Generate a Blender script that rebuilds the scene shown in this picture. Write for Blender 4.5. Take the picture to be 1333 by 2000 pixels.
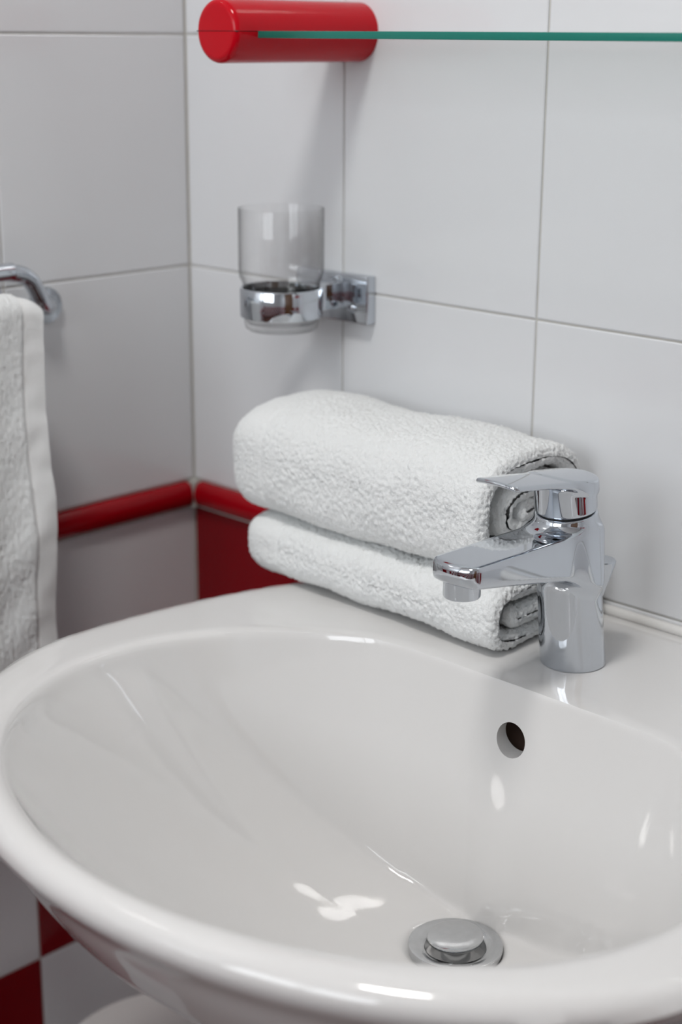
import bpy, math, random
import numpy as np
from mathutils import Matrix, Vector

# ------------------------------------------------------------------ clear
for o in list(bpy.data.objects):
    bpy.data.objects.remove(o)
scene = bpy.context.scene
COL = scene.collection
random.seed(4)
RNG = np.random.default_rng(7)
FLOOR, CEIL = -1.03, 1.45
RX, FY = 2.45, -2.70            # right wall x, front wall y

# ------------------------------------------------------------------ camera
CAM = (1.1004, -0.9281, 0.2002)
YAW, PITCH, ROLL, FPX = 0.7739, 0.2932, 0.0068, 3084.85
def camera():
    cy, sy, cp, sp = math.cos(YAW), math.sin(YAW), math.cos(PITCH), math.sin(PITCH)
    d = Vector((-sy*cp, cy*cp, -sp)); r = Vector((cy, sy, 0)); u = r.cross(d)
    c, s = math.cos(ROLL), math.sin(ROLL)
    R, U = c*r + s*u, -s*r + c*u
    m = Matrix(((R.x, U.x, -d.x, CAM[0]), (R.y, U.y, -d.y, CAM[1]), (R.z, U.z, -d.z, CAM[2]), (0, 0, 0, 1)))
    cam = bpy.data.cameras.new('camera'); ob = bpy.data.objects.new('camera', cam); COL.objects.link(ob)
    ob.matrix_world = m
    cam.sensor_fit = 'VERTICAL'; cam.sensor_height = 36.0; cam.lens = FPX/2000*36.0
    cam.clip_start = 0.02; cam.clip_end = 50
    cam.dof.use_dof = True
    cam.dof.focus_distance = (Vector((.52, -.15, -.13)) - Vector(CAM)).dot(d)
    cam.dof.aperture_fstop = 5.0
    scene.camera = ob
camera()

# ------------------------------------------------------------------ world, lights, exposure
w = bpy.data.worlds.new('world'); scene.world = w; w.use_nodes = True
w.node_tree.nodes['Background'].inputs[0].default_value = (.80, .90, 1, 1)
w.node_tree.nodes['Background'].inputs[1].default_value = 1.2
WIN = dict(x0=.05, x1=1.45, z0=.22, z1=1.32)      # window opening in the front wall
def area(name, loc, rot, sx, sy, power, col, shape='RECTANGLE'):
    l = bpy.data.lights.new(name, 'AREA'); l.shape = shape; l.size = sx; l.size_y = sy
    l.energy = power; l.color = col
    o = bpy.data.objects.new(name, l); COL.objects.link(o); o.location = loc; o.rotation_euler = rot
    return o
area('window_daylight', ((WIN['x0']+WIN['x1'])/2, FY-.16, (WIN['z0']+WIN['z1'])/2), (math.pi/2, 0, 0),
     WIN['x1']-WIN['x0']+.2, WIN['z1']-WIN['z0']+.2, 26, (.95, .975, 1))
LAMP = (.61, -.85)
area('ceiling_lamp_light', (LAMP[0], LAMP[1], CEIL-.085), (0, 0, 0), .30, .30, 8, (1, .99, .98), 'DISK')
vs = scene.view_settings
vs.view_transform = 'Standard'; vs.look = 'None'; vs.gamma = 1.0; vs.exposure = 0.37
vs.use_curve_mapping = False

# ------------------------------------------------------------------ materials
def mat(name, col, rough=.5, metal=0, **kw):
    m = bpy.data.materials.new(name); m.use_nodes = True
    b = m.node_tree.nodes['Principled BSDF']
    b.inputs['Base Color'].default_value = (*col, 1); b.inputs['Roughness'].default_value = rough
    b.inputs['Metallic'].default_value = metal
    for k, v in kw.items(): b.inputs[k.replace('_', ' ')].default_value = v
    return m
def nodes(m): return m.node_tree.nodes, m.node_tree.links, m.node_tree.nodes['Principled BSDF']
def add_noise(m, scale, amount, bump=0, dist=.001, detail=3):
    """slight value variation and fine relief"""
    n, l, b = nodes(m)
    tc = n.new('ShaderNodeTexCoord'); t = n.new('ShaderNodeTexNoise'); t.inputs['Scale'].default_value = scale; t.inputs['Detail'].default_value = detail
    l.new(tc.outputs['Object'], t.inputs['Vector'])
    if amount:
        c = b.inputs['Base Color'].default_value[:]
        r = n.new('ShaderNodeMix'); r.data_type = 'RGBA'
        r.inputs[6].default_value = tuple(x*(1-amount) for x in c[:3]) + (1,); r.inputs[7].default_value = tuple(min(1, x*(1+amount)) for x in c[:3]) + (1,)
        l.new(t.outputs['Fac'], r.inputs[0]); l.new(r.outputs[2], b.inputs['Base Color'])
    if bump:
        bp = n.new('ShaderNodeBump'); bp.inputs['Strength'].default_value = bump; bp.inputs['Distance'].default_value = dist
        l.new(t.outputs['Fac'], bp.inputs['Height']); l.new(bp.outputs['Normal'], b.inputs['Normal'])
    return m
M = {}
M['tile'] = add_noise(mat('white_glazed_tile', (.72, .73, .745), .13), 9, .012, .05, .002)
M['tile_red'] = add_noise(mat('red_glazed_tile', (.20, .002, .006), .12, 0, Specular_IOR_Level=.25), 9, .05, .05, .002)
M['trim_red'] = add_noise(mat('red_glazed_trim', (.31, .002, .007), .12, 0, Specular_IOR_Level=.25), 14, .05)
M['grout'] = add_noise(mat('grey_grout', (.58, .565, .525), .9), 60, .08, .2)
M['plaster'] = add_noise(mat('ceiling_paint', (.80, .79, .77), .8), 30, .02)
M['ceramic'] = mat('white_ceramic', (.71, .70, .69), .07, 0, Coat_Weight=.4, Coat_Roughness=.03)
M['chrome'] = mat('polished_chrome', (.58, .61, .65), .025, 1)
M['chrome_worn'] = add_noise(mat('worn_chrome', (.62, .63, .64), .16, 1), 160, .12, .08, .0005)
M['overflow_shade'] = add_noise(mat('shaded_clay', (.13, .08, .06), .9), 80, .1)  # unglazed overflow channel, coloured dark to stand in for its deep shade
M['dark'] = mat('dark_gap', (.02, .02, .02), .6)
M['red'] = mat('red_lacquer', (.50, .002, .010), .10, 0, Specular_IOR_Level=.22)
M['sealant'] = mat('white_sealant', (.74, .73, .71), .35)
M['terry'] = add_noise(mat('white_terry', (.80, .815, .81), .95, 0, Sheen_Weight=.25, Sheen_Roughness=.6), 1000, .05, .7, .0011, 2)
M['hem'] = add_noise(mat('white_woven_cotton', (.84, .85, .845), .85, 0, Sheen_Weight=.1), 700, .03, .3, .0005)
M['plastic'] = mat('white_plastic', (.60, .58, .57), .3)
M['wood'] = mat('brown_wood', (.16, .075, .035), .35)
M['white_paint'] = mat('white_frame_paint', (.80, .80, .79), .35)
def glass(name, col, rough=0.0, ior=1.5):
    return mat(name, col, rough, 0, Transmission_Weight=1.0, IOR=ior)
def thin_glass(name, face, graze, boost=1.0):
    """clear thin glass: tinted straight-through transmission under a Fresnel reflection"""
    m = bpy.data.materials.new(name); m.use_nodes = True; n, l = m.node_tree.nodes, m.node_tree.links; n.clear()
    out = n.new('ShaderNodeOutputMaterial'); mx = n.new('ShaderNodeMixShader'); tr = n.new('ShaderNodeBsdfTransparent'); gl = n.new('ShaderNodeBsdfGlossy')
    gl.inputs['Roughness'].default_value = .01
    lw = n.new('ShaderNodeLayerWeight'); lw.inputs['Blend'].default_value = .5
    cm = n.new('ShaderNodeMix'); cm.data_type = 'RGBA'; cm.inputs[6].default_value = (*face, 1); cm.inputs[7].default_value = (*graze, 1)
    pc = n.new('ShaderNodeMath'); pc.operation = 'POWER'; pc.inputs[1].default_value = 4; l.new(lw.outputs['Facing'], pc.inputs[0]); l.new(pc.outputs[0], cm.inputs[0]); l.new(cm.outputs[2], tr.inputs['Color'])
    lf = n.new('ShaderNodeLayerWeight'); lf.inputs['Blend'].default_value = .5      # Schlick reflectance, same on both faces
    pw = n.new('ShaderNodeMath'); pw.operation = 'POWER'; pw.inputs[1].default_value = 5; l.new(lf.outputs['Facing'], pw.inputs[0])
    ma = n.new('ShaderNodeMath'); ma.operation = 'MULTIPLY_ADD'; ma.inputs[1].default_value = .6; ma.inputs[2].default_value = .035; l.new(pw.outputs[0], ma.inputs[0])
    l.new(ma.outputs[0], mx.inputs[0]); l.new(tr.outputs[0], mx.inputs[1]); l.new(gl.outputs[0], mx.inputs[2]); l.new(mx.outputs[0], out.inputs[0])
    return m
M['glass'] = thin_glass('clear_glass', (.995, .995, .995), (.55, .55, .55))
M['shelf_glass'] = thin_glass('clear_green_glass', (.965, .985, .978), (.92, .96, .945))
M['shelf_edge'] = mat('green_glass_edge', (.001, .17, .125), .18, 0, Transmission_Weight=.15, IOR=1.5)
M['pane'] = thin_glass('window_glass', (.98, .98, .98), (.9, .9, .9))
# wood grain
n, l, b = nodes(M['wood'])
tc = n.new('ShaderNodeTexCoord'); mp = n.new('ShaderNodeMapping'); mp.inputs['Scale'].default_value = (20, 20, 1.5)
ns = n.new('ShaderNodeTexNoise'); ns.inputs['Scale'].default_value = 3; ns.inputs['Detail'].default_value = 6
cr = n.new('ShaderNodeValToRGB'); cr.color_ramp.elements[0].color = (.09, .04, .018, 1); cr.color_ramp.elements[1].color = (.23, .11, .05, 1)
l.new(tc.outputs['Object'], mp.inputs[0]); l.new(mp.outputs[0], ns.inputs['Vector']); l.new(ns.outputs['Fac'], cr.inputs[0]); l.new(cr.outputs[0], b.inputs['Base Color'])
# floor tiles
def brick_mat(name, c1, c2, mortar, size, rough, offset=(0, 0, 0), axes='XY'):
    m = mat(name, c1, rough); n, l, b = nodes(m)
    tc = n.new('ShaderNodeTexCoord'); sp = n.new('ShaderNodeSeparateXYZ'); cb = n.new('ShaderNodeCombineXYZ')
    mp = n.new('ShaderNodeMapping'); mp.inputs['Location'].default_value = offset
    l.new(tc.outputs['Object'], mp.inputs[0]); l.new(mp.outputs[0], sp.inputs[0])
    l.new(sp.outputs[axes[0]], cb.inputs[0]); l.new(sp.outputs[axes[1]], cb.inputs[1])
    br = n.new('ShaderNodeTexBrick'); br.offset = 0; br.squash = 1
    br.inputs['Scale'].default_value = 1; br.inputs['Brick Width'].default_value = size; br.inputs['Row Height'].default_value = size
    br.inputs['Mortar Size'].default_value = .0015; br.inputs['Bias'].default_value = 0
    br.inputs['Color1'].default_value = (*c1, 1); br.inputs['Color2'].default_value = (*c2, 1); br.inputs['Mortar'].default_value = (*mortar, 1)
    l.new(cb.outputs[0], br.inputs['Vector']); l.new(br.outputs['Color'], b.inputs['Base Color'])
    return m
def dado(m, axes):
    """red and white chequered tiles below the red band"""
    n, l, b = nodes(m)
    src = b.inputs['Base Color'].links[0].from_socket
    tc = n.new('ShaderNodeTexCoord'); mp = n.new('ShaderNodeMapping'); mp.inputs['Location'].default_value = (.003, .003, .2272)
    l.new(tc.outputs['Object'], mp.inputs[0])
    sp = n.new('ShaderNodeSeparateXYZ'); cb = n.new('ShaderNodeCombineXYZ'); l.new(mp.outputs[0], sp.inputs[0])
    l.new(sp.outputs[axes[0]], cb.inputs[0]); l.new(sp.outputs[axes[1]], cb.inputs[1]); cb.inputs[2].default_value = .05
    ck = n.new('ShaderNodeTexChecker'); ck.inputs['Scale'].default_value = 5
    ck.inputs['Color1'].default_value = (.72, .73, .745, 1); ck.inputs['Color2'].default_value = (.32, .004, .012, 1); l.new(cb.outputs[0], ck.inputs['Vector'])
    lt = n.new('ShaderNodeMath'); lt.operation = 'LESS_THAN'; l.new(sp.outputs['Z'], lt.inputs[0]); lt.inputs[1].default_value = 0
    mx = n.new('ShaderNodeMix'); mx.data_type = 'RGBA'; l.new(lt.outputs[0], mx.inputs[0]); l.new(src, mx.inputs[6]); l.new(ck.outputs['Color'], mx.inputs[7])
    l.new(mx.outputs[2], b.inputs['Base Color'])
M['floor'] = brick_mat('brown_floor_tile', (.11, .045, .032), (.09, .035, .026), (.13, .11, .10), .3, .25)
M['wall_x'] = brick_mat('white_wall_tile_x', (.72, .73, .745), (.71, .72, .735), (.47, .46, .43), .2, .13, (0, 0, 0), 'XZ')
M['wall_y'] = brick_mat('white_wall_tile_y', (.72, .73, .745), (.71, .72, .735), (.47, .46, .43), .2, .13, (0, 0, 0), 'YZ')

dado(M['wall_x'], 'XZ'); dado(M['wall_y'], 'YZ')

# ------------------------------------------------------------------ helpers
def me_np(name, V, F, smooth=True, sharp=None):
    me = bpy.data.meshes.new(name)
    V = np.asarray(V, np.float32)
    if isinstance(F, np.ndarray):
        k = F.shape[1]; nf = len(F)
        me.vertices.add(len(V)); me.vertices.foreach_set('co', V.ravel())
        me.loops.add(nf*k); me.loops.foreach_set('vertex_index', F.astype(np.int32).ravel())
        me.polygons.add(nf); me.polygons.foreach_set('loop_start', np.arange(0, nf*k, k, dtype=np.int32))
        me.update(calc_edges=True)
    else:
        me.from_pydata([tuple(map(float, v)) for v in V], [], [tuple(int(i) for i in f) for f in F]); me.update()
    me.validate()
    me.polygons.foreach_set('use_smooth', np.full(len(me.polygons), smooth))
    if sharp is not None: me.set_sharp_from_angle(angle=math.radians(sharp))
    return me
def link(name, me, material, parent=None, loc=None):
    o = bpy.data.objects.new(name, me); COL.objects.link(o)
    if material is not None: me.materials.append(material)
    if parent is not None: o.parent = parent
    if loc is not None: o.location = loc
    return o
def tag(o, label, cat, group=None):
    o['label'] = label; o['category'] = cat
    if group: o['group'] = group
    return o
def struct(o): o['kind'] = 'structure'; return o
def thing(name, label, cat, loc, group=None):
    o = bpy.data.objects.new(name, None); COL.objects.link(o); o.location = loc; o.empty_display_size = .05
    return tag(o, label, cat, group)
def rel(V, o): return np.asarray(V, float) - np.array(o.location)
def boxes(bl):
    V, F = [], []
    for (a, b_) in bl:
        k = len(V); x0, y0, z0 = a; x1, y1, z1 = b_
        V += [(x0, y0, z0), (x1, y0, z0), (x1, y1, z0), (x0, y1, z0), (x0, y0, z1), (x1, y0, z1), (x1, y1, z1), (x0, y1, z1)]
        F += [tuple(k+i for i in f) for f in ((0, 3, 2, 1), (4, 5, 6, 7), (0, 1, 5, 4), (1, 2, 6, 5), (2, 3, 7, 6), (3, 0, 4, 7))]
    return V, F
def rbox(a, b_, r, seg=3):
    """bevelled box via bmesh"""
    import bmesh
    bm = bmesh.new(); V, F = boxes([(a, b_)])
    vs_ = [bm.verts.new(v) for v in V]; [bm.faces.new([vs_[i] for i in f]) for f in F]
    bmesh.ops.bevel(bm, geom=bm.edges[:], offset=r, segments=seg, profile=.5, affect='EDGES')
    me = bpy.data.meshes.new('rbox'); bm.to_mesh(me); bm.free()
    me.polygons.foreach_set('use_smooth', np.full(len(me.polygons), True)); me.set_sharp_from_angle(angle=math.radians(50))
    return me
def loft(rings, closed_u=True, cap0=True, cap1=True):
    """rings: (K,N,3) -> verts, faces list"""
    R = np.asarray(rings, float); K, N, _ = R.shape
    V = R.reshape(-1, 3); F = []
    for i in range(K-1):
        for j in range(N if closed_u else N-1):
            a, b_ = i*N+j, i*N+(j+1) % N
            F.append((a, b_, b_+N, a+N))
    if cap0: F.append(tuple(range(N-1, -1, -1)))
    if cap1: F.append(tuple((K-1)*N+j for j in range(N)))
    return V, F
def lathe(profile, N=64, centre=(0, 0, 0), axis='z', close=False):
    """profile: (r, h) list"""
    t = np.linspace(0, 2*math.pi, N, endpoint=False)
    P = list(profile) + ([profile[0]] if close else [])
    rings = []
    for r, h in P:
        r = max(r, 1e-5)
        if axis == 'z': q = np.stack([r*np.cos(t), r*np.sin(t), np.full(N, h)], 1)
        elif axis == 'y': q = np.stack([r*np.cos(t), np.full(N, h), r*np.sin(t)], 1)
        else: q = np.stack([np.full(N, h), r*np.cos(t), r*np.sin(t)], 1)
        rings.append(q + np.array(centre))
    return loft(rings, True, False, False)
def tube(path, r, N=20):
    P = np.asarray(path, float); T = np.gradient(P, axis=0); T /= np.linalg.norm(T, axis=1)[:, None]
    up = np.array([.31, .2, .93]); rings = []
    t = np.linspace(0, 2*math.pi, N, endpoint=False)
    a = np.cross(T[0], up); a /= np.linalg.norm(a)
    for p_, d in zip(P, T):
        a = a - d*(a@d); a /= np.linalg.norm(a); b_ = np.cross(d, a)
        rings.append(p_ + r*(np.cos(t)[:, None]*a + np.sin(t)[:, None]*b_))
    return loft(rings)
def spline(pts, n=12):
    P = [np.array(p_, float) for p_ in pts]; P = [2*P[0]-P[1]] + P + [2*P[-1]-P[-2]]; out = []
    for i in range(1, len(P)-2):
        for k in range(n):
            t = k/n; p0, p1, p2, p3 = P[i-1:i+3]
            out.append(.5*((2*p1)+(-p0+p2)*t+(2*p0-5*p1+4*p2-p3)*t*t+(-p0+3*p1-3*p2+p3)*t**3))
    out.append(P[-2]); return np.array(out)
def smin(a, b_, k):
    h = np.clip(.5+.5*(b_-a)/k, 0, 1); return b_*(1-h)+a*h-k*h*(1-h)
def smax(a, b_, k): return -smin(-a, -b_, k)
def surface_net(f, lo, hi, step):
    """mesh of f=0 on a grid, vertices then pulled onto the exact surface"""
    lo, hi = np.array(lo, float), np.array(hi, float)
    n = np.ceil((hi-lo)/step).astype(int)+1
    ax = [lo[i]+step*np.arange(n[i]) for i in range(3)]
    X, Y, Z = np.meshgrid(*ax, indexing='ij'); D = f(X, Y, Z); S = D < 0
    c = sum(S[i:n[0]-1+i, j:n[1]-1+j, k:n[2]-1+k].astype(int) for i in (0, 1) for j in (0, 1) for k in (0, 1))
    act = (c > 0) & (c < 8); idx = -np.ones(act.shape, int); ii = np.argwhere(act); idx[act] = np.arange(len(ii))
    P = lo + step*(ii+.5)
    e = step*.05
    def grad(P):
        g = np.stack([f(P[:, 0]+(e if a == 0 else 0), P[:, 1]+(e if a == 1 else 0), P[:, 2]+(e if a == 2 else 0)) -
                      f(P[:, 0]-(e if a == 0 else 0), P[:, 1]-(e if a == 1 else 0), P[:, 2]-(e if a == 2 else 0)) for a in range(3)], 1)/(2*e)
        return g
    F = []
    for a in range(3):
        b_, c_ = (a+1) % 3, (a+2) % 3
        sl0 = [slice(None)]*3; sl1 = [slice(None)]*3; sl0[a] = slice(0, -1); sl1[a] = slice(1, None)
        ch = S[tuple(sl0)] != S[tuple(sl1)]; pos = S[tuple(sl0)]
        E_ = np.argwhere(ch); inside = pos[ch]
        ok = (E_[:, b_] > 0) & (E_[:, c_] > 0) & (E_[:, b_] < n[b_]-1) & (E_[:, c_] < n[c_]-1)
        E_ = E_[ok]; inside = inside[ok]
        def cell(db, dc):
            q = E_.copy(); q[:, b_] += db; q[:, c_] += dc; return idx[q[:, 0], q[:, 1], q[:, 2]]
        q = np.stack([cell(-1, -1), cell(0, -1), cell(0, 0), cell(-1, 0)], 1)
        q[~inside] = q[~inside][:, ::-1]; F.append(q)
    F = np.concatenate(F); F = F[(F >= 0).all(1)]
    # alternate smoothing and projection
    edges = np.concatenate([F[:, [i, (i+1) % 4]] for i in range(4)])
    for it in range(5):
        acc = np.zeros_like(P); cnt = np.zeros(len(P))
        np.add.at(acc, edges[:, 0], P[edges[:, 1]]); np.add.at(cnt, edges[:, 0], 1)
        np.add.at(acc, edges[:, 1], P[edges[:, 0]]); np.add.at(cnt, edges[:, 1], 1)
        P = .5*P + .5*acc/np.maximum(cnt, 1)[:, None]
        for k in range(3):
            g = grad(P); v = f(P[:, 0], P[:, 1], P[:, 2]); st = v/np.maximum((g*g).sum(1), .05)
            P = P - np.clip(st, -step, step)[:, None]*g
    return P, F

# ------------------------------------------------------------------ room shell
JX, JY, ZD = .1935, .1988, -.2272         # first joints on the back / left wall, underside of the red band
def tile_mesh(wx, wz, th=.007, c=.0010):
    """tile lying in the xz plane, glazed face at y=0 pointing -y, soft edge"""
    g = .0008
    a, b_, = g, wx-g; d, e = g, wz-g
    V = [(a, th, d), (b_, th, d), (b_, th, e), (a, th, e), (a, c*.6, d), (b_, c*.6, d), (b_, c*.6, e), (a, c*.6, e),
         (a+c, 0, d+c), (b_-c, 0, d+c), (b_-c, 0, e-c), (a+c, 0, e-c)]
    F = [(8, 9, 10, 11)]
    for i in range(4):
        j = (i+1) % 4
        F += [(4+i, 4+j, 8+j, 8+i), (i, j, 4+j, 4+i)]
    return me_np('tile', V, F, False)
def trim_mesh(wx, zh, a0=0, a1=0):
    """moulded band piece: half-round bead"""
    g = .001; rings = []
    pr = [(.006, .0026), (-.003, .0030), (-.0075, .006), (-.0095, zh*.5), (-.0075, zh-.005), (-.003, zh-g-.0005), (.006, zh-g)]
    cen = spline([(0, y, z) for y, z in pr], 4)[:, 1:]
    for x in (g+a0, wx-g-a1): rings.append([(x, y, z) for y, z in cen])
    V, F = loft(rings); me = me_np('trim_tile', V, F, True, 50); return me
def rows():
    r = []; z = 0.0
    k = 0
    while z < CEIL-.001:
        r.append((z, min(.2, CEIL-z), None)); z += .2
    r.append((-.2, .2, None))
    z = ZD; k = 1
    while z > FLOOR+.001:
        h = min(.2, z-FLOOR); r.append((z-h, h, k)); z -= h; k += 1
    return r
def cols(first, length):
    c = [(0, first)]; x = first
    while x < length-.001:
        w_ = min(.2, length-x); c.append((x, w_)); x += w_
    return c
def tiled_wall(name, origin, rotz, first, length, red0, mirror):
    th = .007
    V, F = boxes([((-.1, .0015, FLOOR-.05), (length+.1, .10, CEIL+.05))] if not mirror else [((-length-.1, .0015, FLOOR-.05), (0.0015, .10, CEIL+.05))])
    wall = struct(link(name, me_np(name, V, F, False), M['grout']))
    wall.location = origin; wall.rotation_euler = (0, 0, rotz)
    cache = {}
    for ci, (x, w_) in enumerate(cols(first, length)):
        X = x if not mirror else -x-w_
        for z, h, k in rows():
            key = (round(w_, 4), round(h, 4), k is not None and (k+ci+red0) % 2 == 0)
            if key not in cache:
                m_ = tile_mesh(w_, h); m_.materials.append(M['tile_red'] if key[2] else M['tile']); cache[key] = m_
            o = link('tile', cache[key], None, wall)
            o.location = (X, 0, z); o.rotation_euler = (random.uniform(-1, 1)*.0012, 0, random.uniform(-1, 1)*.0012)
        key = ('t', round(w_, 4), ci == 0)
        if key not in cache:
            e0 = .0092 if ci == 0 else 0            # pieces stop short of the room corner
            m_ = trim_mesh(w_, -.2-ZD, 0 if mirror else e0, e0 if mirror else 0); m_.materials.append(M['trim_red']); cache[key] = m_
        if not mirror and .15 < x < .7:          # the band stops behind the basin; plain cut tile there
            key2 = ('c', round(w_, 4))
            if key2 not in cache:
                m_ = tile_mesh(w_, -.2-ZD); m_.materials.append(M['tile']); cache[key2] = m_
            if x < .3:
                for kk, xx, ww in ((0, X, .12), (1, X+.12, w_-.12)):
                    m_ = trim_mesh(ww, -.2-ZD) if kk == 0 else tile_mesh(ww, -.2-ZD)
                    m_.materials.append(M['trim_red'] if kk == 0 else M['tile']); link('band_tile', m_, None, wall, (xx, 0, ZD))
            else: link('band_tile', cache[key2], None, wall, (X, 0, ZD))
            continue
        o = link('band_tile', cache[key], None, wall, (X, 0, ZD))
    return wall
wall_back = tiled_wall('wall_back', (0, 0, 0), 0, JX, RX, 1, False)
V, F = boxes([((.0, -.0072, ZD+.001), (.0072, 0, -.2005))])
link('corner_joint', me_np('corner_joint', V, F, False), M['grout'], wall_back)
wall_left = tiled_wall('wall_left', (0, 0, 0), math.pi/2, JY, -FY, 0, True)

V, F = boxes([((-.1, FY-.1, FLOOR-.1), (RX+.1, .1, FLOOR))]); struct(link('floor', me_np('floor', V, F, False), M['floor']))
V, F = boxes([((-.1, FY-.1, CEIL), (RX+.1, .1, CEIL+.1))]); struct(link('ceiling', me_np('ceiling', V, F, False), M['plaster']))
# right wall with a door opening filled by a wooden door
D0, D1, DZ = -1.55, -.65, FLOOR+2.02
V, F = boxes([((RX, D1, FLOOR), (RX+.1, .1, CEIL)), ((RX, FY-.1, FLOOR), (RX+.1, D0, CEIL)), ((RX, D0, DZ), (RX+.1, D1, CEIL))])
struct(link('wall_right', me_np('wall_right', V, F, False), M['wall_y']))
V, F = boxes([((RX+.02, D0, FLOOR), (RX+.06, D1, DZ))])
door = struct(link('door_1', me_np('door', V, F, False), M['wood']))
V, F = boxes([((RX-.012, D0-.07, FLOOR), (RX+.02, D0, DZ+.07)), ((RX-.012, D1, FLOOR), (RX+.02, D1+.07, DZ+.07)), ((RX-.012, D0, DZ), (RX+.02, D1, DZ+.07))])
link('door_frame', me_np('door_frame', V, F, False), M['wood'], door)
V, F = tube(spline([(RX+.02, D0+.07, 0), (RX-.03, D0+.07, 0), (RX-.045, D0+.085, 0), (RX-.045, D0+.18, 0)], 6), .009, 12)
link('door_handle', me_np('door_handle', V, F, True, 50), M['chrome'], door)
# front wall with the window
x0, x1, z0, z1 = WIN['x0'], WIN['x1'], WIN['z0'], WIN['z1']
V, F = boxes([((-.1, FY-.1, FLOOR), (x0, FY, CEIL)), ((x1, FY-.1, FLOOR), (RX+.1, FY, CEIL)), ((x0, FY-.1, FLOOR), (x1, FY, z0)), ((x0, FY-.1, z1), (x1, FY, CEIL))])
struct(link('wall_front', me_np('wall_front', V, F, False), M['wall_x']))
fw = .05; xm = (x0+x1)/2
V, F = boxes([((x0, FY-.08, z0), (x0+fw, FY-.02, z1)), ((x1-fw, FY-.08, z0), (x1, FY-.02, z1)), ((x0+fw, FY-.08, z0), (x1-fw, FY-.02, z0+fw)),
              ((x0+fw, FY-.08, z1-fw), (x1-fw, FY-.02, z1)), ((xm-fw/2, FY-.08, z0+fw), (xm+fw/2, FY-.02, z1-fw))])
win = struct(link('window_1', me_np('window', V, F, False), M['white_paint']))
for a, b_ in ((x0+fw, xm-fw/2), (xm+fw/2, x1-fw)):
    V, F = boxes([((a, FY-.053, z0+fw), (b_, FY-.049, z1-fw))]); link('pane', me_np('pane', V, F, False), M['pane'], win)
# red bands on the two walls behind the camera
V, F = boxes([((RX-.009, D1+.07, ZD), (RX+.004, 0, -.2)), ((RX-.009, FY, ZD), (RX+.004, D0-.07, -.2))])
struct(link('trim_1', me_np('trim_1', V, F, False), M['trim_red']))
V, F = boxes([((0, FY-.004, ZD), (RX, FY+.009, -.2))]); struct(link('trim_2', me_np('trim_2', V, F, False), M['trim_red']))
# opal ceiling lamp
lamp = thing('ceiling_lamp', 'round flush ceiling lamp with opal glass cover', 'lamp', (LAMP[0], LAMP[1], CEIL))
V, F = lathe([(.001, 0), (.17, 0), (.17, -.03), (.165, -.032)], 48); link('lamp_base', me_np('lamp_base', V, F, True, 40), M['white_paint'], lamp)
m = mat('opal_glass', (.9, .88, .84), .3); bb = m.node_tree.nodes['Principled BSDF']
bb.inputs['Emission Color'].default_value = (1, .93, .84, 1); bb.inputs['Emission Strength'].default_value = 6.0
V, F = lathe([(.164, -.031), (.16, -.05), (.13, -.07), (.08, -.079), (.001, -.082)], 48); link('lamp_cover', me_np('lamp_cover', V, F, True), m, lamp)

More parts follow.
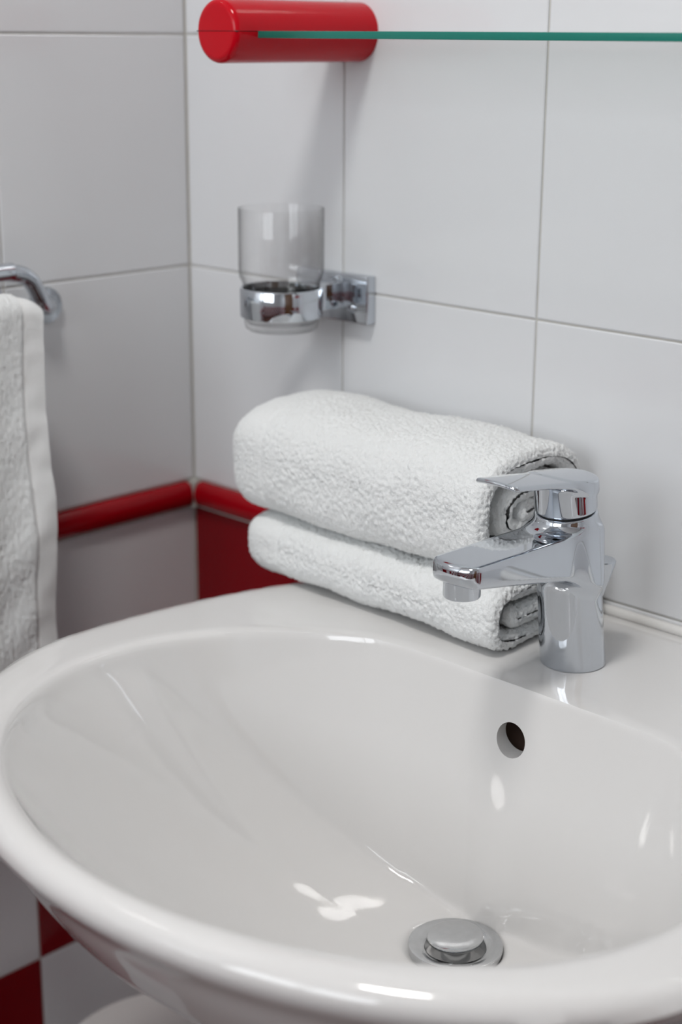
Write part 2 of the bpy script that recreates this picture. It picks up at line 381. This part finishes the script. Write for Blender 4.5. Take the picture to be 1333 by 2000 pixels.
# ------------------------------------------------------------------ washbasin
XC, ZT, CY = .5125, -.208, -.215          # axis of the basin, rim height, drain position
ZB = -.378                                # drain height
sink = thing('washbasin', 'white ceramic washbasin with faucet ledge and oval bowl, mounted on the tiled wall', 'washbasin', (XC, 0, ZT))
def build_sink():
    N, K = 560, 150
    t = np.linspace(0, 2*math.pi, N, endpoint=False); ex, ey = np.cos(t), np.sin(t)
    # inner lip: ellipse cut straight by the faucet ledge
    a, b_, cy = .237, .183, -.32; yl = -.159
    dy = CY-cy
    A = (ex/a)**2+(ey/b_)**2; B = 2*dy*ey/b_**2; Cc = (dy/b_)**2-1
    rl = (-B+np.sqrt(B*B-4*A*Cc))/(2*A)
    rb = np.where(ey > 1e-3, (yl-CY)/np.maximum(ey, 1e-3), 9)
    rl = smin(rl, np.minimum(rb, 2), .022)
    # outer outline
    def inside(s):
        x = s*ex; y = CY+s*ey; d = y+.30
        f1 = np.sqrt((x/.2915)**2+(d/np.where(d < 0, .2225, .40))**2)-1
        return smax(f1*.28, y+.0005, .02)
    lo_, hi_ = np.zeros(N), np.full(N, .6)
    for _ in range(40):
        mid = (lo_+hi_)/2; q = inside(mid) < 0; lo_ = np.where(q, mid, lo_); hi_ = np.where(q, hi_, mid)
    ro = lo_
    yo = CY+ro*ey
    back = np.clip((yo+.12)/.10, 0, 1); back = back*back*(3-2*back)     # 1 along the wall
    u = np.clip((CY+rl*ey+.262)/.085, 0, 1); u = u*u*(3-2*u)             # 1 along the straight back of the bowl
    rd = .034
    prof = np.zeros((N, K, 2))
    # the bowl as if it went on behind the faucet ledge
    a2, b2_, cy2 = .238, .252, -.255; d2 = CY-cy2
    A = (ex/a2)**2+(ey/b2_)**2; B = 2*d2*ey/b2_**2; Cc = (d2/b2_)**2-1
    rx = np.maximum((-B+np.sqrt(B*B-4*A*Cc))/(2*A), rl)
    for i in range(N):
        sr = np.concatenate([np.linspace(rd, rl[i]-.012, 120, endpoint=False), np.linspace(rl[i]-.012, rl[i], 100)])
        bw = ZB+(ZT-ZB)*(np.clip(sr-rd, 0, None)/(rx[i]-rd))**2.15
        wl = ZT-7.0*np.clip(1.2*ey[i], .45, 1)*(rl[i]-sr)
        zz = smax(bw, wl, .016); zz = np.minimum(zz, ZT)
        bowl = np.stack([sr, zz], 1)
        P = [np.array([[.022, ZB-.008], [.031, ZB-.006], [.0325, ZB-.001]]), bowl]
        R = .012*(1-back[i])+.002*back[i]
        o = ro[i]
        ph = np.linspace(0, math.pi/2, 14)
        P.append(np.stack([o-R+R*np.sin(ph), ZT-R*1.15+R*1.15*np.cos(ph)], 1))
        k = 1-back[i]
        fr = np.clip((-ey[i]-.35)/.6, 0, 1); fr = fr*fr*(3-2*fr)          # 1 at the front
        ins = k*((1-fr)*np.array([.024, .048, .085, .13])+fr*np.array([.013, .024, .043, .10]))
        un = np.array([[o-ins[0], ZT-.030], [o-ins[1], ZT-.050], [o-ins[2], ZT-.080], [o-ins[3], ZT-.13], [.5*o*k+.8*o*(1-k), ZT-.19], [.04, ZT-.225]])
        un[3:5, 0] = np.maximum(un[3:5, 0], .05); un[:, 0] = np.minimum.accumulate(un[:, 0])
        qs = np.linspace(0, 5, 60); un = np.stack([np.interp(qs, np.arange(6), un[:, 0]), np.interp(qs, np.arange(6), un[:, 1])], 1)
        lim = np.interp(un[:, 0], bowl[:, 0], bowl[:, 1])-.014            # keep the wall at least 14 mm thick
        un[:, 1] = np.where(un[:, 0] < rl[i]-.002, np.minimum(un[:, 1], lim), un[:, 1])
        P.append(un)
        P = np.concatenate(P)
        seg = np.hypot(*np.diff(P, axis=0).T); s = np.concatenate([[0], np.cumsum(seg)])
        # fine, then round corners by averaging along the arc, then thin out
        sf = np.linspace(0, s[-1], 1200); Q = np.stack([np.interp(sf, s, P[:, 0]), np.interp(sf, s, P[:, 1])], 1)
        wdt = max(3, int((.010-.004*u[i])/(sf[1]-sf[0])))
        ker = np.hanning(2*wdt+3)[1:-1]; ker /= ker.sum()
        pad = np.pad(Q, ((wdt, wdt), (0, 0)), 'edge')
        Q = np.stack([np.convolve(pad[:, 0], ker, 'valid'), np.convolve(pad[:, 1], ker, 'valid')], 1)
        # even split of samples: bowl, rim, outside
        ib = np.argmin(np.abs(sf-s[3+219])); 
        tt = np.concatenate([np.linspace(0, ib, 90, endpoint=False), np.linspace(ib, 1199, K-90)])
        prof[i, :, 0] = np.interp(tt, np.arange(1200), Q[:, 0]); prof[i, :, 1] = np.interp(tt, np.arange(1200), Q[:, 1])
    # gentle smoothing round the bowl
    for _ in range(6):
        prof = .5*prof+.25*(np.roll(prof, 1, 0)+np.roll(prof, -1, 0))
    Vv = np.stack([prof[..., 0]*ex[:, None], CY+prof[..., 0]*ey[:, None], prof[..., 1]-ZT], -1)
    Vv[..., 1] = np.minimum(Vv[..., 1], -.0003)
    rings = np.transpose(Vv, (1, 0, 2))
    V, F = loft(rings)
    return V, F
V, F = build_sink()
def carve(V, F):
    me = me_np('basin_body', V, F, True); me.materials.append(M['ceramic'])
    base = bpy.data.objects.new('tmp_basin', me); COL.objects.link(base)
    tl = math.radians(6)
    cv, cf = lathe([(.0001, -.04), (.0118, -.04), (.0118, -.0030), (.0165, -.0010), (.0165, .075), (.0001, .075)], 40, axis='y')
    cv = np.array(cv); c, s_ = math.cos(tl), math.sin(tl)
    cv = np.stack([cv[:, 0], cv[:, 1]*c-cv[:, 2]*s_, cv[:, 1]*s_+cv[:, 2]*c], 1)+np.array([0, -.152, -.2445-ZT])
    cm = me_np('cut', cv, cf, True); cm.materials.append(M['ceramic']); cm.materials.append(M['overflow_shade'])
    me.materials.append(M['overflow_shade'])
    for p_ in cm.polygons: p_.material_index = 1 if p_.center.y > -.152-.0035 else 0
    import bmesh
    bm = bmesh.new(); bm.from_mesh(cm); bmesh.ops.remove_doubles(bm, verts=bm.verts, dist=5e-5); bmesh.ops.recalc_face_normals(bm, faces=bm.faces); bm.to_mesh(cm); bm.free()
    bm = bmesh.new(); bm.from_mesh(me); bmesh.ops.recalc_face_normals(bm, faces=bm.faces); bm.to_mesh(me); bm.free()
    cut = bpy.data.objects.new('tmp_cut', cm); COL.objects.link(cut)
    md = base.modifiers.new('b', 'BOOLEAN'); md.operation = 'DIFFERENCE'; md.object = cut; md.solver = 'EXACT'
    dg = bpy.context.evaluated_depsgraph_get(); dg.update()
    out = bpy.data.meshes.new_from_object(base.evaluated_get(dg))
    bpy.data.objects.remove(base); bpy.data.objects.remove(cut)
    out.polygons.foreach_set('use_smooth', np.full(len(out.polygons), True)); out.set_sharp_from_angle(angle=math.radians(42))
    out.name = 'basin_body'
    return out
link('basin_body', carve(V, F), None, sink)
# sealant bead along the wall
V, F = tube([(x, -.0030, .0020) for x in np.linspace(-.19, .19, 12)], .0040, 10)
link('sealant_bead', me_np('sealant_bead', V, F, True, 60), M['sealant'], sink)

# drain with pop-up stopper
drain = thing('basin_drain', 'worn chrome drain ring with raised round stopper at the bottom of the basin', 'drain', (XC, CY, ZB))
V, F = lathe([(.0205, -.012), (.0205, -.0005), (.0215, .0005), (.0300, .0022), (.0313, .0018), (.0316, .0002), (.0312, -.004)], 72)
link('flange', me_np('flange', V, F, True, 35), M['chrome_worn'], drain)
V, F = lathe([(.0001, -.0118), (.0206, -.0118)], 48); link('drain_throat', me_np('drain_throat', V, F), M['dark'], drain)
V, F = lathe([(.0001, -.011), (.010, -.011), (.010, .002), (.0172, .004), (.0185, .0055), (.0188, .0072), (.0183, .0082), (.0168, .0087), (.008, .0089), (.0001, .0090)], 64)
o = link('stopper', me_np('stopper', V, F, True, 35), M['chrome_worn'], drain); o.rotation_euler = (math.radians(2), math.radians(-2), 0)

# ------------------------------------------------------------------ faucet
faucet = thing('basin_faucet', 'chrome single-lever basin faucet standing on the washbasin ledge', 'faucet', (XC, -.099, ZT))
H0 = .111                                   # height of the body under the lever cap
def cen(z): return -.016*np.clip(z/H0, -.1, 1.4)
def f_body(X, Y, Z):
    r = .0224-.0016*Z/H0
    q = np.sqrt(X*X+(Y-cen(Z))**2)-r
    top = Z-(H0+.14*(Y-cen(Z)))             # slightly tilted top
    body = smax(smax(q, top, .0015), -Z, .001)
    s = np.clip((-Y-.012)/.122, 0, 1)        # 0 at the body, 1 at the tip
    hw = .0208-.0026*s
    zt = .1000+.0015*s; zb = .064+.024*s**.8
    tip = -.1345+16*X*X
    sp = smax(np.abs(X)-hw, smax(Z-zt-.02*np.minimum(0, .018-np.abs(X)), zb-Z, .003), .0035)
    sp = smax(sp, smax(tip-Y, Y+.004, .002), .005)
    return smin(body, sp, .013)
P, F = surface_net(f_body, (-.027, -.140, -.003), (.027, .028, .122), .0011)
link('faucet_body', me_np('faucet_body', P, F, True), M['chrome'], faucet)
def f_lever(X, Y, Z):
    # cap (leaning a little forward) plus a flat lever rising to the front
    c = cen(Z)
    q = np.sqrt(X*X+(Y-c)**2)-.0208
    zl = H0+.0012+.14*(Y-c)
    cap = smax(smax(q, zl-Z, .002), Z-.140, .003)
    ztop = .1335-.125*(Y-.006)-.10*X*X/.02
    s = np.clip((.0-Y)/.095, 0, 1)
    th_ = .0075-.0042*np.clip(s*1.6, 0, 1)
    hw = .0205-.0035*s
    tip = -.0945+9*X*X
    lev = smax(np.abs(X)-hw, smax(Z-ztop, ztop-th_-Z, .002), .0025)
    rear = np.sqrt(X*X+(Y-c)**2)-.0212
    rear = np.where(Y > c, rear, -1)
    lev = smax(smax(lev, tip-Y, .004), rear, .002)
    cap = smax(cap, Z-ztop+.001, .002)
    return smin(cap, lev, .005)
P, F = surface_net(f_lever, (-.026, -.100, .100), (.026, .012, .158), .0009)
link('lever', me_np('lever', P, F, True), M['chrome'], faucet)
V, F = lathe([(.0001, H0-.006), (.0188, H0-.006), (.0188, H0+.006), (.0001, H0+.006)], 48, (0, cen(H0), 0))
link('lever_seat', me_np('lever_seat', V, F, True, 40), M['dark'], faucet)
V, F = lathe([(.0001, .083), (.0095, .083), (.0100, .0785), (.0112, .0775), (.0118, .0785), (.0118, .092), (.0001, .092)], 48, (0, -.1205, 0))
link('aerator', me_np('aerator', V, F, True, 35), M['chrome'], faucet)
V, F = lathe([(.0001, 0), (.0022, 0), (.0022, .040), (.0030, .042), (.0098, .0640), (.0100, .0660), (.0094, .0668), (.0001, .067)], 32, (0, .0275, 0))
link('pull_rod', me_np('pull_rod', V, F, True, 40), M['chrome'], faucet)

# ------------------------------------------------------------------ terry towels
def worley(u, v, cell, seed):
    r = np.random.default_rng(seed); T = 256
    jx, jy, jh = r.random((T, T)), r.random((T, T)), r.random((T, T))
    U, Vv = u/cell, v/cell; iu, iv = np.floor(U).astype(int), np.floor(Vv).astype(int)
    best = np.full(U.shape, 9.0); hh = np.zeros(U.shape)
    for a in (-1, 0, 1):
        for b_ in (-1, 0, 1):
            gu, gv = (iu+a) % T, (iv+b_) % T
            d = (iu+a+jx[gu, gv]-U)**2+(iv+b_+jy[gu, gv]-Vv)**2
            q = d < best; best = np.where(q, d, best); hh = np.where(q, jh[gu, gv], hh)
    return np.clip(1-best/.7, 0, 1)*(.55+.45*hh)
def smooth_noise(u, v, cell, seed):
    r = np.random.default_rng(seed); T = 64; g = r.random((T, T))*2-1
    U, Vv = u/cell, v/cell; iu, iv = np.floor(U).astype(int), np.floor(Vv).astype(int)
    fu, fv = U-iu, Vv-iv; fu, fv = fu*fu*(3-2*fu), fv*fv*(3-2*fv)
    G = lambda a, b_: g[a % T, b_ % T]
    return (G(iu, iv)*(1-fu)+G(iu+1, iv)*fu)*(1-fv)+(G(iu, iv+1)*(1-fu)+G(iu+1, iv+1)*fu)*fv
def grid_normals(Pg, closed):
    if closed: du = np.roll(Pg, -1, 0)-np.roll(Pg, 1, 0)
    else: du = np.gradient(Pg, axis=0)
    dv = np.gradient(Pg, axis=1); n_ = np.cross(du, dv); n_ /= np.maximum(np.linalg.norm(n_, axis=2), 1e-9)[..., None]
    return n_
def grid_faces(Mu, Nv, closed):
    i = np.arange(Mu if closed else Mu-1); j = np.arange(Nv-1)
    I, J = np.meshgrid(i, j, indexing='ij'); I2 = (I+1) % Mu
    return np.stack([I*Nv+J, I2*Nv+J, I2*Nv+J+1, I*Nv+J+1], -1).reshape(-1, 4)
def rolled_towel(A, B, turns, pitch, half, expo, length, seed, deform, start):
    """spiral-folded terry sheet swept along x; returns verts, faces"""
    th = np.linspace(0, 2*math.pi*turns, 4000)
    tn = th/(2*math.pi); e = np.clip((tn-.80)/.22, 0, 1)
    sh = pitch*(e*e*(3-2*e)+np.maximum(tn-1.02, 0))      # full size for the outer wrap, then winding inwards
    ry, rz = A-half-sh, B-half-sh
    a = start+th                                   # start angle, going round
    c, s = np.cos(a), np.sin(a)
    y, z = ry*np.sign(c)*np.abs(c)**(2/expo), rz*np.sign(s)*np.abs(s)**(2/expo)
    P = np.stack([y, z], 1); seg = np.hypot(*np.diff(P, axis=0).T); sl = np.concatenate([[0], np.cumsum(seg)])
    first = np.interp(2*math.pi*1.06, th, sl)
    s_out = np.concatenate([np.arange(0, first, .0009), np.arange(first, sl[-1], .0013)])
    s_in = np.arange(0, sl[-1], .0013)[::-1]
    def at(ss):
        p_ = np.stack([np.interp(ss, sl, y), np.interp(ss, sl, z)], 1)
        e = .003; q1 = np.stack([np.interp(ss-e, sl, y), np.interp(ss-e, sl, z)], 1); q2 = np.stack([np.interp(ss+e, sl, y), np.interp(ss+e, sl, z)], 1)
        t_ = q2-q1; t_ /= np.linalg.norm(t_, axis=1)[:, None]; return p_, np.stack([t_[:, 1], -t_[:, 0]], 1)
    po, no = at(s_out); pi, ni = at(s_in)
    e_in = np.linspace(0, math.pi, 9)[1:-1]
    pe, ne = at(np.array([sl[-1]])); te = np.array([-ne[0, 1], ne[0, 0]])
    ps, ns_ = at(np.array([0.0])); ts = np.array([-ns_[0, 1], ns_[0, 0]])
    o1 = np.cos(e_in)[:, None]*ne+np.sin(e_in)[:, None]*te
    o0 = -np.cos(e_in)[:, None]*ns_-np.sin(e_in)[:, None]*ts
    cen_ = np.concatenate([po, np.repeat(pe, 7, 0), pi, np.repeat(ps, 7, 0)])
    off = np.concatenate([no, o1, -ni, o0])        # unit offsets from the middle of the sheet
    loop = cen_+half*off
    Lu = np.concatenate([[0], np.cumsum(np.hypot(*np.diff(loop, axis=0).T))])
    # the sheet ends in puffy rounded edges at both ends
    body = np.arange(0, length, .0009)
    q = np.linspace(0, 1, 14)
    v = np.concatenate([body, length+half*np.sin(q[1:]*math.pi/2)]); nb = len(body)
    hs = np.concatenate([np.ones(nb), np.cos(q[1:]*math.pi/2)*.97+.03])
    varc = np.concatenate([body, length+half*q[1:]*math.pi/2])
    nx = len(v)
    Uu, Vv = np.meshgrid(Lu, varc, indexing='ij')
    endl = np.clip(1-v/.046, 0, 1); kz = np.sqrt(np.maximum(1-endl**3.2, .01)); ky = np.sqrt(np.maximum(1-.75*endl**3.2, 0))
    Pg = np.zeros((len(loop), nx, 3))
    Pg[..., 0] = v[None]
    Pg[..., 1] = (cen_[:, :1]+half*off[:, :1]*hs[None])*ky[None]; Pg[..., 2] = (cen_[:, 1:]+half*off[:, 1:]*hs[None])*kz[None]
    Pg = deform(Pg, Vv/length)
    n_ = grid_normals(Pg, True)
    if (off[:, :1]*n_[:, nx//2, 1:2]+off[:, 1:]*n_[:, nx//2, 2:]).sum() < 0: n_ = -n_
    terry = worley(Uu+.0006*smooth_noise(Uu, Vv, .003, seed+5), Vv+.0006*smooth_noise(Uu, Vv, .003, seed+6), .0024, seed)
    fine = worley(Uu, Vv, .0014, seed+9)
    stitch = np.exp(-((Vv-.052)/.0016)**2)
    smooth_end = .45*np.clip((.052-Vv)/.004, 0, 1)                # woven border beyond its stitched line
    amp = .0034*(1-np.clip(stitch*.8+smooth_end, 0, 1))*(.9+.2*smooth_noise(Uu, Vv, .02, seed+7))
    lump = .0018*smooth_noise(Uu, Vv, .034, seed+1)+.0004*smooth_noise(Uu, Vv, .010, seed+2)
    Pg = Pg+n_*(amp*(.72*terry+.28*fine-.35)+lump-.0008*stitch)[..., None]
    V = Pg.reshape(-1, 3); F = grid_faces(len(loop), nx, True)
    return V, F
def towel_object(name, V, F, label, group, loc):
    return tag(link(name, me_np(name, V, F, True), M['terry'], None, loc), label, 'towel', group)
def deform_low(P, f):
    P = P.copy()
    P[..., 1] += .003*np.sin(f*3.1)-.003*f
    P[..., 2] += .0012*np.sin(f*7)*(P[..., 2] > 0)
    return P
HL, HT = .0240, .0445
V, F = rolled_towel(.0640, HL, 1.55, .0138, .0068, 4.2, .263, 21, deform_low, math.radians(-20))
towel_object('folded_towel', V, F, 'folded white terry towel lying on the washbasin ledge, bottom of the pile', 'folded towels beside the faucet', (.204, -.0735, ZT+HL+.0014))
def deform_top(P, f):
    P = P.copy()
    P[..., 2] += .002*np.sin(f*math.pi)+.0015*np.sin(f*9)-.006*np.clip((-P[..., 1]-.012)/.045, 0, 1)**2*np.clip(-P[..., 2]/.022, 0, 1)
    P[..., 1] += .004*np.sin(f*2.5)
    return P
V, F = rolled_towel(.0600, HT, 2.4, .0150, .0074, 2.8, .261, 33, deform_top, math.radians(-30))
towel_object('folded_towel', V, F, 'thick rolled white terry towel lying on top of the other folded towel', 'folded towels beside the faucet', (.188, -.0785, ZT+2*HL+HT-.0025))

# ------------------------------------------------------------------ tumbler and its holder
GX, GY = .190, -.066
hold = thing('tumbler_holder', 'chrome wall bracket with a ring that carries a glass tumbler', 'holder', (GX, 0, -.004))
link('wall_plate', rbox((-.041, -.010, -.020), (.041, 0, .019), .0012), M['chrome'], hold)
link('arm', rbox((-.014, GY+.028, -.009), (.014, -.0095, .0125), .001), M['chrome'], hold)
V, F = lathe([(.0312, -.0105), (.0328, -.0105), (.0332, -.0095), (.0332, .0115), (.0326, .0125), (.0312, .0125), (.0308, .0115), (.0308, -.0095)], 72, (0, GY, 0), close=True)
link('ring', me_np('ring', V, F, True, 35), M['chrome'], hold)
V, F = lathe([(.0001, -.0135), (.0028, -.0132), (.0034, -.0120), (.0034, -.0095)], 20, (.024, 0, -.009), axis='y')
link('grub_screw', me_np('grub_screw', V, F, True, 40), M['chrome'], hold)
tum = [(.0001, -.0255), (.026, -.0255), (.0288, -.0235), (.0298, -.019), (.0299, .006), (.0312, .0125), (.0335, .017), (.0341, .022), (.0341, .070), (.0338, .0706), (.0334, .0706), (.0332, .070), (.0332, .0225),
       (.0326, .0178), (.0304, .0137), (.0290, .007), (.0289, -.017), (.0270, -.0200), (.0001, -.0205)]
V, F = lathe(tum, 96)
tag(link('glass_tumbler', me_np('glass_tumbler', V, F, True, 60), M['glass'], None, (GX, GY, 0)), 'clear glass tumbler sitting in the chrome ring of the wall bracket', 'glass')

# ------------------------------------------------------------------ glass shelf on its red bracket
BX, BZ, BR, BL = .208, .2025, .0222, .147
brk = thing('shelf_bracket', 'thick glossy red cylinder bracket sticking out of the tiled wall', 'bracket', (BX, 0, BZ))
def half_cyl(sign):
    ph = np.linspace(0, math.pi/2, 10); e = .005
    prof = [(BR, 0.0)] + [(BR-e+e*math.cos(q), -(BL-e)-e*math.sin(q)) for q in ph] + [(.0001, -BL)]
    t = np.linspace(0, math.pi, 49); rings = []
    for r, y in prof: rings.append(np.stack([r*np.cos(t), np.full(49, y), sign*(r*np.sin(t)+.00025)], 1))
    V, F = loft(rings, False, False, False); N = 49; K = len(prof)
    F.append(tuple([i*N for i in range(K)]+[i*N+N-1 for i in range(K-1, -1, -1)]))     # the flat seam face
    F.append(tuple(range(N)))
    return me_np('half', V, F, True, 50)
link('upper_half', half_cyl(1), M['red'], brk); link('lower_half', half_cyl(-1), M['red'], brk)
link('seam_shade', rbox((-.0216, -.1462, -.0004), (.0216, -.001, .0004), .0001, 1), M['dark'], brk)  # added dark sheet that paints the shade in the seam between the halves
# glass plate
def shelf():
    xa, xb, ya, yb, h = BX-.012, 1.02, -.126, -.008, .0026
    me = rbox((xa, ya, -h), (xb, yb, h), .0006, 2)
    me.materials.append(M['shelf_glass']); me.materials.append(M['shelf_edge'])
    for p_ in me.polygons: p_.material_index = 0 if abs(p_.normal.z) > .9 or p_.normal.y > .5 else 1
    return me
tag(link('glass_shelf', shelf(), None, None, (0, 0, .2003)), 'clear glass shelf with green edge held by the red cylinder', 'shelf')
b2 = thing('shelf_bracket', 'glossy red cylinder bracket holding the other end of the glass shelf', 'bracket', (1.0, 0, BZ))
for ch in list(brk.children):
    c = ch.copy(); COL.objects.link(c); c.parent = b2

# ------------------------------------------------------------------ hand towel on a chrome double rail, left wall
rail = thing('towel_rail', 'chrome double towel rail fixed to the side wall under the hanging towel', 'towel rail', (0, -.161, -.018))
V, F = lathe([(.0155, 0), (.0155, .004), (.0145, .006), (.0001, .0065)], 40, axis='x'); link('wall_rosette', me_np('wall_rosette', V, F, True, 40), M['chrome'], rail)
pb = spline([(.003, 0, 0), (.012, -.004, .001), (.020, -.016, .008), (.025, -.030, .027), (.027, -.050, .0345), (.028, -.09, .0355), (.028, -.45, .0355)], 10)
V, F = tube(pb, .0072); link('rear_bar', me_np('rear_bar', V, F, True, 60), M['chrome'], rail)
pf = spline([(.029, -.075, .033), (.045, -.078, .022), (.060, -.084, .011), (.064, -.10, .010), (.064, -.45, .010)], 10)
V, F = tube(pf, .0070); link('front_bar', me_np('front_bar', V, F, True, 60), M['chrome'], rail)
V, F = lathe([(.0155, 0), (.0155, .004), (.0145, .006), (.0001, .0065)], 40, (0, -.45, 0), axis='x'); link('wall_rosette', me_np('wall_rosette', V, F, True, 40), M['chrome'], rail)
def arm_end():
    V, F = tube([(.003, -.45, .03), (.064, -.45, .01)], .007); return me_np('end_arm', V, F, True, 60)
link('end_arm', arm_end(), M['chrome'], rail)
def hanging_towel():
    zt, r = -.008, .0112
    th = np.linspace(0, math.pi, 26)
    front = [(.064+r, z) for z in np.arange(-.41, zt, .0022)]
    over = [(.064+r*math.cos(q), zt+r*math.sin(q)) for q in th]
    back = [(.064-r, z) for z in np.arange(zt, -.38, -.006)]
    P = np.array(front+over+back); s = np.concatenate([[0], np.cumsum(np.hypot(*np.diff(P, axis=0).T))])
    yv = np.concatenate([np.arange(0, .12, .0011), np.arange(.12, .30, .004)])     # distance from the far edge
    S, Y = np.meshgrid(s, yv, indexing='ij')
    G = np.zeros(S.shape+(3,)); G[..., 0] = P[:, :1]; G[..., 1] = -.2135-Y; G[..., 2] = P[:, 1:]
    is_back = (S > s[len(front)+20]).astype(float)
    hang = np.clip(-P[:, 1]/.5, 0, 1)[:, None]
    G[..., 1] += is_back*.004-.010*hang+.002*smooth_noise(S, Y*0, .08, 3)
    fold = (.006*smooth_noise(S, Y, .075, 11)+.006*hang*smooth_noise(S*1.0+Y*.9, Y*.35, .030, 17)*np.clip(Y/.03, 0, 1))*np.minimum(1, hang*6)+.0035*np.sin(Y*70+S*5)*np.minimum(1, hang*4)*(1-is_back)
    G[..., 2] -= .010*np.exp(-Y/.009)*np.exp(-np.abs(S-s[len(front)+13])/.04)
    G[..., 0] += fold+.004*hang*(1-is_back)-.006*hang*is_back
    n_ = grid_normals(G, False)
    if n_[5, 5, 0] < 0: n_ = -n_
    pile = np.clip((Y-.019)/.002, 0, 1)
    d = pile*(.0016*worley(S, Y, .0026, 41)+.0010)+(1-pile)*.0007*smooth_noise(S, Y, .012, 42)-.0012*np.exp(-((Y-.0185)/.001)**2)
    sk = .0026
    outer = G+n_*(d+sk)[..., None]; inner = G-n_*.0005
    def slab(j0, j1):
        Mu, Nv = S.shape[0], j1-j0
        V = np.concatenate([outer[:, j0:j1].reshape(-1, 3), inner[:, j0:j1].reshape(-1, 3)]); k = Mu*Nv
        Fo = grid_faces(Mu, Nv, False); Fi = Fo[:, ::-1]+k
        i = np.arange(Mu-1)*Nv; j = np.arange(Nv-1); e = (Mu-1)*Nv
        rim = np.concatenate([np.stack([i, i+Nv, i+Nv+k, i+k], 1), np.stack([i+2*Nv-1, i+Nv-1, i+Nv-1+k, i+2*Nv-1+k], 1),
                              np.stack([j+1, j, j+k, j+1+k], 1), np.stack([e+j, e+j+1, e+j+1+k, e+j+k], 1)])
        return V, np.concatenate([Fo, Fi, rim])
    jh = int(np.searchsorted(yv, .0185))
    return slab(jh, len(yv)), slab(0, jh+1)
(V, F), (V2, F2) = hanging_towel()
ht = tag(link('hand_towel', me_np('hand_towel', V, F, True, 70), M['terry']), 'white terry hand towel with smooth hem hanging from the rail on the side wall', 'towel')
hem = link('hem', me_np('hem', V2, F2, True, 70), M['hem'], ht); hem['label'] = 'smooth woven hem along the towel edge'

# ------------------------------------------------------------------ bin under the basin
bin_ = thing('waste_bin', 'round white plastic bin standing on the floor under the washbasin', 'bin', (.166, -.178, FLOOR))
hb = -.66-FLOOR
V, F = lathe([(.0001, 0), (.088, 0), (.092, .006), (.101, hb-.035), (.0995, hb-.03), (.0001, hb-.03)], 64)
link('bin_body', me_np('bin_body', V, F, True, 40), M['plastic'], bin_)
V, F = lathe([(.1015, hb-.038), (.1045, hb-.036), (.105, hb-.006), (.102, hb), (.06, hb+.006), (.0001, hb+.008)], 64)
link('lid', me_np('lid', V, F, True, 50), M['plastic'], bin_)
